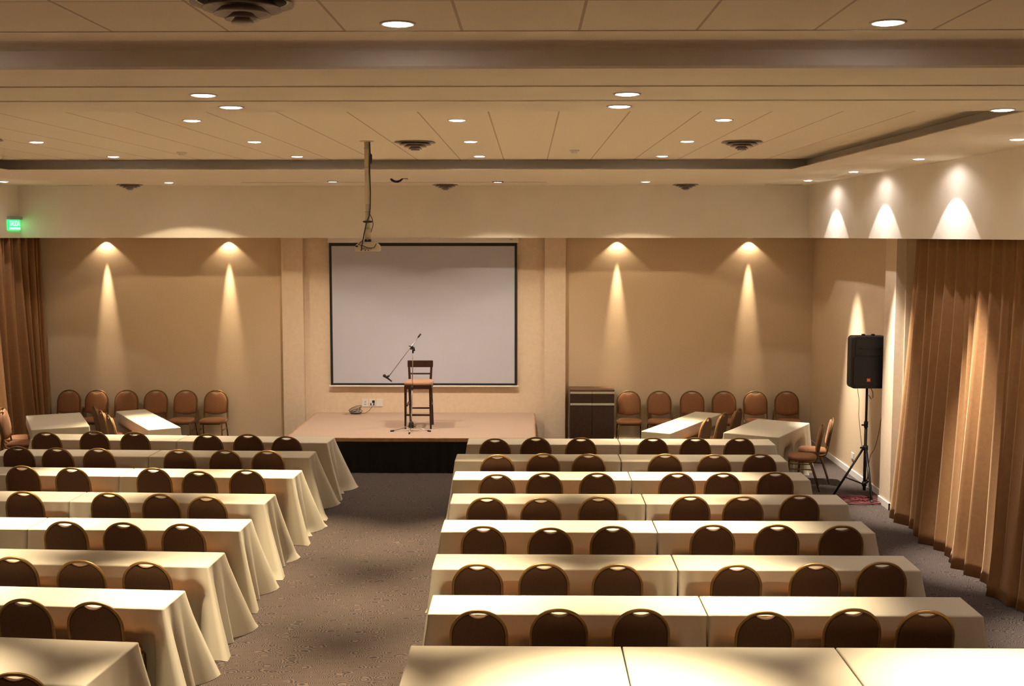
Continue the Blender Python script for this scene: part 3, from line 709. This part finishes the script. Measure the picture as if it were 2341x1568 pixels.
# ------------------------------------------------------------------ tablecloths
def smooth(a, b, x):
    t = max(0, min(1, (x - a) / (b - a))); return t * t * (3 - 2 * t)
TH = .755
CLOTHS = []; CHAIRS = []
def tablecloth(*a, **k): CLOTHS.append((a, k))      # laid once the chairs stand, so that the hem hangs clear of them
def lay_cloth(c0, c1, depth, label, group, flareL, flareR, push=True, seed=0, gapL=0, gapR=0, pushdir='near', flareLn=None, flareRn=None):
    """c0, c1: far-left and far-right corners of the top (z = TH); the table lies on the near side"""
    rnd = random.Random(seed)
    c0 = Vector((c0.x, c0.y, 0)); c1 = Vector((c1.x, c1.y, 0))
    u = (c1 - c0).normalized(); v = Vector((-u.y, u.x, 0))      # v points to the stage
    Lx = (c1 - c0).length - gapL - gapR; c0 = c0 + u * gapL
    cen = c0 + u * (Lx / 2) - v * (depth / 2)
    hx, hy = Lx / 2, depth / 2
    corners = [(-hx, -hy), (hx, -hy), (hx, hy), (-hx, hy)]
    fl = [flareL if flareLn is None else flareLn, flareR if flareRn is None else flareRn, flareR, flareL]
    norms = [Vector((0, -1, 0)), Vector((1, 0, 0)), Vector((0, 1, 0)), Vector((-1, 0, 0))]   # of sides 0..3 (side k goes corner k -> k+1)
    inL, inR = flareL < .05 and gapL > 0, flareR < .05 and gapR > 0
    samples = []
    for k in range(4):
        a = Vector((*corners[k], 0)); b = Vector((*corners[(k + 1) % 4], 0)); Ls = (b - a).length
        m = int(Ls / .03); ds = []
        nn = max(14, int(Ls / .035))
        for i in range(nn):
            q = i / nn
            # cluster toward both ends
            q = q - .12 * math.sin(2 * PI * q) / (2 * PI) * 4 * .9
            ds.append(q * Ls)
        for d in ds: samples.append((k, d, Ls, a + (b - a) * (d / Ls)))
    near = [(x, y, math.cos(a), math.sin(a)) for (x, y, a) in CHAIRS if (Vector((x, y, 0)) - cen).length < hx + 1.0]
    ph = [rnd.uniform(0, 6.28) for _ in range(6)]
    nz = 16; vs = []
    ns = len(samples)
    # top inner ring, edge ring, then drop rings
    for (k, d, Ls, p) in samples: vs.append((p.x * (1 - .012 / hx), p.y * (1 - .012 / hy), TH))
    for (k, d, Ls, p) in samples: vs.append((p.x * (1 - .003 / hx), p.y * (1 - .003 / hy), TH - .003))
    cf = [rnd.uniform(.8, 1.2) for _ in range(4)]
    TT = [.004, .012, .03] + [j / 16 for j in range(1, 17)]
    nz = len(TT)
    for t in TT:
        z = (TH - .006) * (1 - t) + .004 * t
        for idx, (k, d, Ls, p) in enumerate(samples):
            dn, de = d, Ls - d
            # blended normal near the corners
            w0 = .5 * (1 - smooth(0, .13, dn)); w1 = .5 * (1 - smooth(0, .13, de))
            if k in (0, 2):
                if (inL if k == 0 else inR): w0 = 0
                if (inR if k == 0 else inL): w1 = 0
            nrm = norms[k] * (1 - w0 - w1) + norms[(k - 1) % 4] * w0 + norms[(k + 1) % 4] * w1
            nrm.normalize()
            off = .004 + .022 * t
            for (dd, kc, sg) in ((dn, k, 1), (de, (k + 1) % 4, -1)):
                Fc = fl[kc] * cf[kc]
                if dd < .55:
                    if Fc > .05:
                        off += 1.25 * Fc * t ** 1.1 * math.exp(-(dd / .085) ** 2)
                        off -= .10 * Fc * t * math.exp(-((dd - .16) / .04) ** 2)
                        off += .42 * Fc * t ** 1.1 * math.exp(-((dd - .26 - .03 * sg) / .045) ** 2)
                        off -= .05 * Fc * t * math.exp(-((dd - .35) / .04) ** 2)
                        off += .10 * Fc * t ** 1.2 * math.exp(-((dd - .46) / .06) ** 2)
                    elif k == 0:
                        off += .085 * t ** 1.1 * math.exp(-(dd / .05) ** 2) - .012 * t * math.exp(-((dd - .10) / .03) ** 2) + .02 * t * math.exp(-((dd - .16) / .035) ** 2)
            s = idx * .21
            off += .007 * t * math.sin(d * 11 + ph[k]) + .005 * t * math.sin(d * 23 + ph[(k + 1) % 4])
            if (k == 1 and inR) or (k == 3 and inL): off = .001; nrm = norms[k]
            zz = z
            if t > .93 and max(fl) > .05:
                off += .03 * max(0, math.sin(d * 7 + ph[k])) * (t - .93) / .07
            q = p + nrm * off
            if z < .60:
                wq = cen + u * q.x + v * q.y
                wn = u * nrm.x + v * nrm.y
                best = 0
                for (ax, ay, ca, sa) in near:
                    dx, dy = wq.x - ax, wq.y - ay
                    lx, ly = dx * ca + dy * sa, -dx * sa + dy * ca
                    if -.40 < ly < .26 and abs(lx) < .42 and (sa * wn.x - ca * wn.y) > .35:
                        best = max(best, (.262 - ly) * (1 - smooth(.245, .37, abs(lx))))
                if best: q = q - nrm * best * (1 - smooth(.50, .60, z))
            vs.append((q.x, q.y, zz))
    fs = [tuple(range(ns))]
    for j in range(nz + 1):
        for i in range(ns):
            fs.append((j * ns + i, (j + 1) * ns + i, (j + 1) * ns + (i + 1) % ns, j * ns + (i + 1) % ns))
    mb = MB(); mb.add(vs, fs, True); mb.sm[0] = False
    o = mb.build('tablecloth', M['cloth'], None, (cen.x, cen.y, 0), math.atan2(u.y, u.x))
    return tag(o, label, 'table', group)

RROWS = [((1072, 1001), (1413, 1004), (1757, 1003)), ((1045, 1038), (1414, 1039), (1781, 1038)), ((1041, 1078), (1436, 1078), (1830, 1078)),
         ((1035, 1131), (1467, 1130), (1908, 1126)), ((1016, 1190), (1492, 1190), (1966, 1188)), ((997, 1269), (1535, 1268), (2061, 1266)), ((990, 1361), (1598, 1362), (2193, 1362))]
LROWS = [((107, 988), (433, 994), (764, 999)), ((18, 1022), (368, 1028), (722, 1031)), (None, (308, 1069), (690, 1074)), (None, (201, 1123), (629, 1129)),
         (None, (110, 1182), (575, 1186)), (None, (-8, 1251), (513, 1262)), (None, None, (422, 1349))]
TD = .46
NEAR_EDGE = {}
for r, (a, s, b) in enumerate(RROWS):
    A, S, B = [at_z(*q, TH) for q in (a, s, b)]
    B.y = A.y = S.y = (A.y + S.y + B.y) / 3
    NEAR_EDGE['R', r] = A.y - TD
    nm = f'of the {ORD[r]} row from the stage, right side'
    tablecloth(A, S, TD, f'cream clothed table at the aisle end {nm}', 'cream clothed tables right of the aisle', .10, .02, seed=r, gapR=.006, flareLn=.10)
    tablecloth(S, B, TD, f'cream clothed table at the curtain end {nm}', 'cream clothed tables right of the aisle', .02, .12, seed=r + 20, gapL=.006)
for r, (a, s, b) in enumerate(LROWS):
    B = at_z(*b, TH)
    S = at_z(*(s if s else (0, 1336)), TH)
    d = (S - B).normalized()
    d = Vector((d.x, d.y * .75, 0)).normalized()
    S = B + d * (2.08 if not s else (S - B).length)
    A = S + d * 2.08
    NEAR_EDGE['L', r] = (B, d)
    nm = f'of the {ORD[r]} row from the stage, left side'
    tablecloth(S, B, TD, f'cream clothed table at the aisle end {nm}', 'cream clothed tables left of the aisle', .02, .24, seed=r + 40, gapL=.006)
    if r < 6:
        tablecloth(A, S, TD, f'cream clothed table farther left in the {ORD[r]} row from the stage, left side', 'cream clothed tables left of the aisle', .12 if r < 2 else .02, .02, seed=r + 60, gapR=.006)
# nearest, deeper tables
A = at_z(940, 1475, TH); A2 = at_z(1422, 1479, TH); A3 = at_z(1910, 1480, TH)
A.y = A2.y = A3.y = 7.915; A4 = Vector((A3.x + 1.46, 7.915, 0))
tablecloth(A, A2, .92, 'brightly lit cream clothed table at the bottom edge, leftmost of three right of the aisle', 'nearest clothed tables', .1, .02, push=False, seed=90, gapR=.006)
tablecloth(A2, A3, .92, 'brightly lit cream clothed table at the bottom edge, middle of three right of the aisle', 'nearest clothed tables', .02, .02, push=False, seed=91, gapL=.006, gapR=.006)
tablecloth(A3, A4, .92, 'brightly lit cream clothed table in the bottom right corner of the photo', 'nearest clothed tables', .02, .02, push=False, seed=92, gapL=.006)
B = at_z(315, 1467, TH); S = at_z(0, 1455, TH); d = (S - B).normalized()
tablecloth(B + d * 1.8, B, .80, 'cream clothed table in the bottom left corner of the photo', 'nearest clothed tables', .02, .16, push=False, seed=93)
# slanted tables at the back
def slanted(q, label, seed):
    P = [at_z(x, y, TH) for x, y in q]       # far-left, far-right, near-right, near-left
    un = (P[2] - P[3]); uf = (P[1] - P[0]); u = ((un + uf) / 2); Lx = u.length; u.normalize()
    v = Vector((-u.y, u.x, 0))
    dep = abs(((P[0] - P[3]).dot(v) + (P[1] - P[2]).dot(v)) / 2)
    cen = sum(P, Vector()) / 4
    c0 = cen - u * Lx / 2 + v * dep / 2
    # skew is ignored: a real table is a rectangle
    return c0, c0 + u * Lx, dep, u, v, cen
def slanted2(q, longaxis):
    """rectangle whose long axis runs from the middle of one short side to the middle of the other"""
    P = [at_z(x, y, TH) for x, y in q]
    if longaxis == 'depth': m0 = (P[2] + P[3]) / 2; m1 = (P[0] + P[1]) / 2; wid = None
    else: m0 = (P[0] + P[3]) / 2; m1 = (P[1] + P[2]) / 2
    u = (m1 - m0); Lx = u.length; u.normalize(); v = Vector((-u.y, u.x, 0))
    if longaxis == 'depth': dep = (abs((P[1] - P[0]).dot(v)) + abs((P[2] - P[3]).dot(v))) / 2
    else: dep = (abs((P[0] - P[3]).dot(v)) + abs((P[1] - P[2]).dot(v))) / 2
    cen = (m0 + m1) / 2
    c0 = cen - u * Lx / 2 + v * dep / 2
    return c0, c0 + u * Lx, dep, u, v, cen, Lx
SL = {}
for key, q, ax, lab in (('A', [(56, 950), (180, 943), (208, 973), (75, 982)], 'width', 'cream clothed table set at an angle in the far left corner by the curtain'),
                ('B', [(265, 940), (332, 935), (412, 976), (340, 982)], 'depth', 'narrow cream clothed table slanting away in front of the left wall chairs'),
                ('C', [(1589, 940.6), (1650.6, 944.6), (1530.7, 990.7), (1467.6, 984.6)], 'depth', 'narrow cream clothed table slanting away in front of the right wall chairs'),
                ('D', [(1732, 957.5), (1850, 966), (1780, 1000), (1654, 987.6)], 'width', 'wide cream clothed table set at an angle near the right wall')):
    r = slanted2(q, ax); SL[key] = r
    tablecloth(r[0], r[1], r[2], lab, 'slanted clothed tables at the back', .055, .055, push=False, seed=hash(key) % 97 if False else ord(key))

# ------------------------------------------------------------------ banquet chairs
LEAN = math.radians(10)
SEATH = .455
def back_outline(w, zt, zb, n=40, e=2.15):
    """rounded arch in the plane of the back: (x, h) from lower right over the top to lower left"""
    pts = [(w, zb)]
    zc = zt - .20
    for k in range(n + 1):
        a = PI * k / n; c, s = math.cos(a), math.sin(a)
        pts.append((w * math.copysign(abs(c) ** (2 / e), c), zc + (zt - zc) * abs(s) ** (2 / e)))
    pts.append((-w, zb)); return pts
def backpt(x, h, y=0):
    """h measured up along the leaning back from seat height; y is the offset in front of the back plane"""
    return Vector((x, -.20 - h * math.sin(LEAN) + y * math.cos(LEAN), SEATH - .01 + h * math.cos(LEAN) + y * math.sin(LEAN)))
BH = (.935 - SEATH) / math.cos(LEAN)
def make_chair():
    t = thing('banquet_chair', 'x', 'chair')
    # back frame: tube from under the seat, up and over
    w = .198
    o = back_outline(w, BH, .06)
    pts = [Vector((w - .008, -.02, SEATH - .045)), Vector((w - .004, -.13, SEATH - .045)), Vector((w, -.185, SEATH - .03)), backpt(w, .03)] + [backpt(x, h) for x, h in o] + \
          [backpt(-w, .03), Vector((-w, -.185, SEATH - .03)), Vector((-w + .004, -.13, SEATH - .045)), Vector((-w + .008, -.02, SEATH - .045))]
    MB().tube(pts, .0125, 8).build('back_frame', M['bronze'], t)
    # padded back: flat outer shell and puffed front
    wi = w - .008; zt = BH - .008; zb = .115
    out = [(x, h) for x, h in back_outline(wi, zt, zb, 44)][1:-1]
    # handle dip in the top edge
    o2 = []
    for x, h in out:
        if abs(x) < .075: h -= .038 * (math.cos(x / .075 * PI / 2)) ** .8
        o2.append((x, h))
    low = [(-wi + 2 * wi * k / 16, zb - .035 * math.sin(PI * k / 16)) for k in range(17)]
    loop = [(wi, zb)] + o2 + low[:-1]
    n = len(loop); cx, cz = 0, (zt + zb) / 2 - .01
    rings = []
    for (s, y) in ((.955, -.012), (.99, -.008), (1.0, .0), (1.0, .018), (.975, .030), (.92, .038), (.75, .044), (.4, .047)):
        rings.append([backpt(cx + (x - cx) * s, cz + (h - cz) * s, y) for x, h in loop])
    for nm_, rg, mt_ in (('back_shell', rings[:4], M['shell']), ('backrest', rings[3:], M['fabric'])):
        mb = MB(); m = len(rg)
        caps = [tuple(range(n - 1, -1, -1))] if nm_ == 'back_shell' else [tuple(range((m - 1) * n, m * n))]
        mb.add([p for r in rg for p in r], [(i * n + k, i * n + (k + 1) % n, (i + 1) * n + (k + 1) % n, (i + 1) * n + k) for i in range(m - 1) for k in range(n)] + caps, True)
        if nm_ == 'back_shell': mb.sm[-1] = False
        mb.build(nm_, mt_, t)
    # seat: trapezoid with round corners, domed
    rings = []
    K = 40
    for (z, s) in ((SEATH - .035, .93), (SEATH - .025, .985), (SEATH - .005, 1.0), (SEATH + .012, .985), (SEATH + .024, .92), (SEATH + .031, .75), (SEATH + .034, .4)):
        rr = []
        for k in range(K):
            a = 2 * PI * k / K; c, s_ = math.cos(a), math.sin(a); e = .55
            x = math.copysign(abs(c) ** e, c); y = math.copysign(abs(s_) ** e, s_)
            rr.append((x * (.205 + .012 * y) * s, .0 + y * .20 * s, z))
        rings.append(rr)
    m = len(rings)
    MB().add([p for r in rings for p in r], [(i * K + k, i * K + (k + 1) % K, (i + 1) * K + (k + 1) % K, (i + 1) * K + k) for i in range(m - 1) for k in range(K)] + [tuple(range(K - 1, -1, -1)), tuple(range((m - 1) * K, m * K))], True).build('seat', M['fabric'], t)
    MB().tube([(-.17, .16, SEATH - .042), (.17, .16, SEATH - .042)], .010, 8).tube([(-.17, -.13, SEATH - .042), (.17, -.13, SEATH - .042)], .010, 8).build('seat_frame', M['bronze'], t)
    for s in (-1, 1):
        MB().tube([(s * .185, .06, SEATH - .042), (s * .192, .15, SEATH - .045), (s * .196, .175, SEATH - .07), (s * .203, .195, 0.0)], [.011, .011, .011, .0095], 8).build('leg', M['bronze'], t)
        MB().tube([(s * .185, .0, SEATH - .042), (s * .192, -.09, SEATH - .045), (s * .197, -.115, SEATH - .07), (s * .212, -.24, 0.0)], [.011, .011, .011, .0095], 8).build('leg', M['bronze'], t)
        MB().tube([(s * .197, .180, SEATH - .15), (s * .200, -.142, SEATH - .15)], .008, 8).build('stretcher', M['bronze'], t)
    return t
CH = make_chair(); ch_used = False
TOPY = backpt(0, BH).y                     # local y of the top of the back
def chair(x, y, rz, label, group):
    global ch_used
    o = copy_tree(CH) if ch_used else CH
    ch_used = True
    CHAIRS.append((x, y, rz))
    o.location = (x, y, 0); o.rotation_euler = (0, 0, rz); o['label'] = label; o['group'] = group
    return o
def chair_top(px, py, rz, label, group, Y=None):
    """the top of the back seen at the pixel, standing on the floor"""
    p = at_z(px, py, .947) if Y is None else at_y(px, py, Y)
    off = Matrix.Rotation(rz, 3, 'Z') @ Vector((0, TOPY, 0))
    return chair(p.x - off.x, p.y - off.y, rz, label, group)
RC = [[(1131.5, 1000), (1225, 997), (1328.5, 998), (1493, 998), (1590.5, 998), (1691.5, 998)],
      [(1137, 1037), (1242, 1034), (1346, 1035), (1521, 1035), (1633.5, 1036), (1738, 1035)],
      [(1135.5, 1081), (1244.5, 1078), (1366.5, 1078), (1549, 1078), (1653.5, 1078), (1773.5, 1076)],
      [(1113, 1133), (1237, 1135), (1368.5, 1132), (1579, 1130), (1700, 1131), (1829.5, 1128)],
      [(1105, 1199), (1258, 1203), (1401.5, 1199), (1630.5, 1196), (1777.5, 1196), (1925.5, 1198)],
      [(1091, 1285), (1244, 1284), (1412.5, 1286), (1685.5, 1287), (1866, 1284), (2018.5, 1281)],
      [(1093.5, 1391), (1278, 1388), (1466.5, 1388), (1751, 1394), (1952, 1387), (2120, 1391)]]
LC = [[(104, 985), (213.5, 983), (306.5, 985), (473.5, 990), (566, 990), (654, 995)],
      [(39.6, 1018), (129, 1021), (224, 1022), (408, 1025), (514, 1026), (611, 1027)],
      [(49, 1062), (163, 1066), (349.5, 1067), (453.5, 1074), (563, 1071)],
      [(52.5, 1120), (248, 1123), (366, 1126), (471, 1131)],
      [(147, 1188), (281, 1191), (416, 1194)],
      [(27, 1269), (181.5, 1277), (332, 1280)],
      [(52, 1365), (212, 1372)], [(31, 1533)]]
random.seed(21)
for r, row in enumerate(RC):
    for k, (px, py) in enumerate(row):
        chair_top(px, py, math.radians(random.uniform(-2, 2)), f'brown round-backed chair, {ORD[k]} from the aisle in the {ORD[r]} row from the stage, right side', 'chairs in the rows right of the aisle')
for r, row in enumerate(LC):
    for k, (px, py) in enumerate(row):
        kk = len(row) - k - 1
        lab = f'brown round-backed chair, {ORD[kk]} from the aisle in the {ORD[r]} row from the stage, left side' if r < 7 else 'top of a brown chair back at the bottom left corner of the photo'
        chair_top(px, py, math.radians(random.uniform(-2, 2) - (2.5 if r < 7 else 0)), lab, 'chairs in the rows left of the aisle')
for k, px in enumerate((159, 222.5, 290, 357, 425.5, 494.6)):
    chair_top(px, 886 + k * .6, PI + math.radians(random.uniform(-3, 3)), f'brown round-backed chair facing the room by the left back wall, {ORD[k]} from the curtain', 'chairs along the left back wall', YB - .16)
for k, px in enumerate((1437, 1507, 1582, 1654.6, 1726, 1798)):
    chair_top(px, 891, PI + math.radians(random.uniform(-3, 3)), f'brown round-backed chair facing the room by the right back wall, {ORD[k]} from the cabinet', 'chairs along the right back wall', YB - .16)
def face_rz(d): return math.atan2(d.y, d.x) - PI / 2
uC = SL['C'][3]; dC = Vector((-uC.y, uC.x, 0))
for k, q in enumerate(((1619, 952.6), (1656, 941.4), (1689.7, 931))):
    chair_top(*q, face_rz(dC), f'brown chair pushed under the narrow slanted right table, {["nearest", "middle", "farthest"][k]} of three', 'chairs at the narrow right slanted table')
uD = SL['D'][3]
for k, q in enumerate(((1883, 966), (1905, 953.5))):
    dD = Vector((-1, .22, 0)).normalized()
    chair_top(*q, face_rz(dD), f'brown chair by the right wall at the wide slanted table, {["nearer", "farther"][k]} of two', 'chairs at the wide right slanted table')
uB = SL['B'][3]; dB = Vector((uB.y, -uB.x, 0))
for k, q in enumerate(((214.6, 925.6), (230, 935.4), (247.4, 946.6))):
    chair_top(*q, face_rz(dB), f'brown chair side-on at the narrow slanted left table, {["farthest", "middle", "nearest"][k]} of three', 'chairs at the narrow left slanted table')
for k, q in enumerate(((49, 1001), (50, 1013))):
    p = at_z(*q, SEATH)
    chair(p.x, p.y, -PI / 2 + math.radians(8), f'tan-seated chair at the left edge of the photo, {["farther", "nearer"][k]} of two facing the corner table', 'chairs at the corner table')

for a, k in CLOTHS: lay_cloth(*a, **k)
